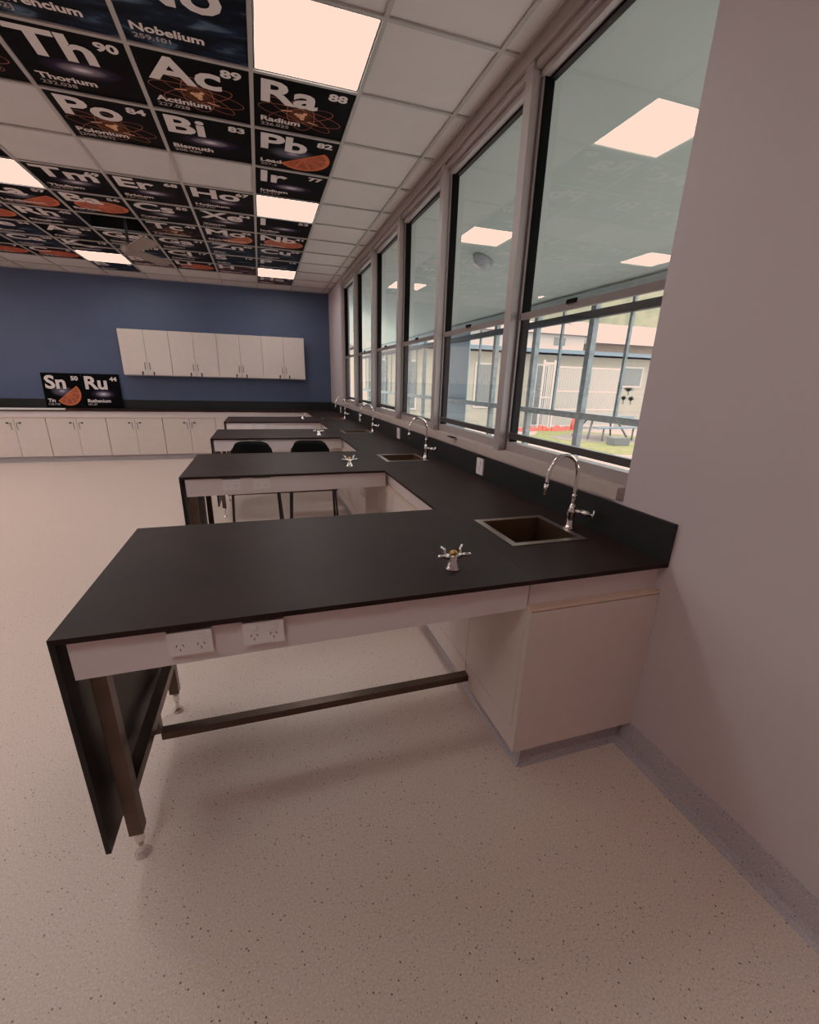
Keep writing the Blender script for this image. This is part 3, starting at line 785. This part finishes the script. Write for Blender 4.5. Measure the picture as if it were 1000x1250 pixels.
for (ox, oz, R_, n_) in ((16.05, 1.36, .30, 7), (15.85, .98, .17, 6), (16.28, .95, .19, 6)):
    for q in range(n_):
        a0 = PI*(q+.5)/n_; cx_, cz_ = ox-12, oz-GZ
        dc.tube([(cx_, -.03, cz_-.05), (cx_+.6*R_*math.cos(a0), -.03, cz_+.55*R_*math.sin(a0)), (cx_+R_*math.cos(a0-.25), -.03, cz_+R_*.8*math.sin(a0-.25)+.02)], [.012, .022, .006], 6)
    dc.tube([(ox-12, -.03, oz-GZ-.05), (ox-12+.02, -.03, oz-GZ-.22)], .012, 6)
dc.build('wall_ornament', M['black'], t)
t = thing('house', 'farther house with brown gable and pale roof rising behind the cream building', 'house', (30, 30, GZ))
hb = MB(); hb.box(-5.6, 8, 0, 6, 0, 5.0); hb.build('wall', M['brown'], t)
hb = MB(); hb.prism([(-6.2, -.8, 4.75), (-6.2, 3, 6.6), (-6.2, 6.8, 4.75)], (15, 0, 0)); hb.build('roof', M['roof'], t)
t = thing('house', 'pale farther house showing over the left part of the cream building roof', 'house', (15, 25, GZ))
hb = MB(); hb.box(-7, 4.5, 0, 5, 0, 4.7); hb.build('wall', M['yardwhite'], t)
hb = MB(); hb.prism([(-7.5, -.6, 4.6), (-7.5, 2.5, 5.6), (-7.5, 5.6, 4.6)], (12.5, 0, 0)); hb.build('roof', M['roof'], t)
B(2.3, 3.1, -.03, -.001, 4.0, 4.45).build('window', M['pane'], t)
hl = MB(); n = 24; prof = [(x, 16+2.2*math.sin(x*.13)+.7*math.sin(x*.71)) for x in [-10+80*k/n for k in range(n+1)]]
hl.prism([(x, 48, z_) for x, z_ in prof]+[(70, 48, -.3), (-10, 48, -.3)], (0, 4, 0))
struct(hl.build('hillside', M['hill']))
# white yard fence and gate
t = thing('white_fence', 'white metal pool style fence in front of the cream building', 'fence', (11, 15.6, GZ))
fp = MB()
for z_ in (.10, .75, 1.45, 2.35): fp.box(.12, 3.2, -.02, .02, z_, z_+.05)
fp.build('rail', M['yardwhite'], t)
ml = MB(); x = .14
while x < 3.2: ml.box(x-.012, x+.012, -.012, .012, .1, 2.39); x += .075
ml.build('infill_bars', M['yardwhite'], t)
for x in (.10, 1.65, 3.2): B(x-.04, x+.04, -.04, .04, 0, 2.48).build('post', M['yardwhite'], t)
t = thing('white_gate', 'narrow white barred gate left of the white fence', 'gate', (10.74, 15.6, GZ))
gp = MB(); gp.box(-.24, .24, -.02, .02, 2.45, 2.52); gp.box(-.24, .24, -.02, .02, 1.2, 1.25); gp.box(-.24, .24, -.02, .02, .1, .15); gp.build('rail', M['yardwhite'], t)
gb = MB()
for k in range(6): gb.box(-.21+.084*k-.012, -.21+.084*k+.012, -.012, .012, .1, 2.5)
gb.build('bars', M['yardwhite'], t)
for x in (-.24, .24): B(x-.03, x+.03, -.03, .03, 0, 2.6).build('post', M['yardwhite'], t)
# outdoor table
t = thing('outdoor_table', 'grey outdoor table with splayed legs on the dirt patch', 'table', (11.1, 12.7, GZ+.0095))
B(-.95, .95, -.45, .45, .70, .75).build('tabletop', M['gutter'], t)
for s in (-1, 1):
    for s2 in (-1, 1):
        MB().tube([(s*.45, s2*.1, .70), (s*.82, s2*.40, .03)], .035, 8).build('leg', M['block'], t)
B(-.95, .95, -1.0, -.72, .40, .44).build('bench_seat', M['gutter'], t)
for s in (-1, 1): MB().tube([(s*.6, -.84, .40), (s*.6, -.84, 0)], .03, 8).build('seat_leg', M['block'], t)
tag(B(-.28, .28, -.18, .18, 0, .22).build('concrete_block', M['block'], loc=(10.35, 11.0, GZ+.005), bevel=.02), 'grey concrete block on the lawn in front of the outdoor table', 'block')
cn = MB(); cn.box(-.16, .16, -.16, .16, 0, .04); cn.lathe([(.13, .04), (.05, .5), (.03, .62), (.03, .64)], seg=16)
tag(cn.build('traffic_cone', M['red'], loc=(11.9, 15.2, GZ)), 'orange traffic cone at the far edge of the lawn', 'cone')
nt_ = MB()
for k in range(16):
    x = 8.7+.18*k; h_ = .16+.05*math.sin(k*1.7); nt_.box(x, x+.17, 14.9+.05*math.sin(k), 14.98+.05*math.sin(k), 0, h_)
tag(nt_.build('garden_edging', M['red'], loc=(0, 0, GZ)), 'low salmon red edging along the far side of the lawn', 'edging')

# ------------------------------------------------------------------ world, camera, colour
wd = bpy.data.worlds.new('World'); S.world = wd; wd.use_nodes = True
N = wd.node_tree.nodes; Lk = wd.node_tree.links
bg = N['Background']; bg.inputs['Strength'].default_value = 4.6
tc = N.new('ShaderNodeTexCoord'); sp = N.new('ShaderNodeSeparateXYZ'); rp = N.new('ShaderNodeValToRGB')
Lk.new(tc.outputs['Generated'], sp.inputs[0]); Lk.new(sp.outputs['Z'], rp.inputs['Fac'])
rp.color_ramp.elements[0].color = (.95, .93, .90, 1); rp.color_ramp.elements[1].color = (.80, .86, .95, 1)
Lk.new(rp.outputs['Color'], bg.inputs['Color'])

cam = bpy.data.cameras.new('Camera'); co = bpy.data.objects.new('Camera', cam); COL.objects.link(co)
y_, p_, r_ = math.radians(18.2136), math.radians(-18.9894), math.radians(1.5983)
fw = Vector((math.sin(y_)*math.cos(p_), math.cos(y_)*math.cos(p_), math.sin(p_)))
rt = Vector((math.cos(y_), -math.sin(y_), 0)); up = rt.cross(fw)
rt2 = rt*math.cos(r_)+up*math.sin(r_); up2 = -rt*math.sin(r_)+up*math.cos(r_)
mw = Matrix((rt2, up2, -fw)).transposed().to_4x4(); mw.translation = Vector((0, 0, 1.4933))
co.matrix_world = mw
cam.sensor_fit = 'HORIZONTAL'; cam.sensor_width = 36; cam.lens = 533.38/1000*36
cam.shift_x = (500-498.0)/1000; cam.shift_y = (648.84-625)/1000
cam.clip_start = .05; cam.clip_end = 200
S.camera = co
vs = S.view_settings
vs.view_transform = 'Standard'; vs.look = 'None'; vs.exposure = 0.0; vs.gamma = 1.0
vs.use_curve_mapping = True
cm = vs.curve_mapping
cm.extend = 'HORIZONTAL'
for ch_, top in ((1, .715), (2, .575)):
    cv_ = cm.curves[ch_]; cv_.points[-1].location = (1.0, top); cv_.points.new(.35, .345 if ch_ == 1 else .335); cv_.points.new(.65, .60 if ch_ == 1 else .535)
cc = cm.curves[3]
for q in ((.04, .056), (.12, .158), (.40, .43)): cc.points.new(*q)
cm.update()
try:
    S.cycles.use_denoising = True; S.cycles.max_bounces = 12; S.cycles.diffuse_bounces = 8; S.cycles.transparent_max_bounces = 16
except Exception: pass
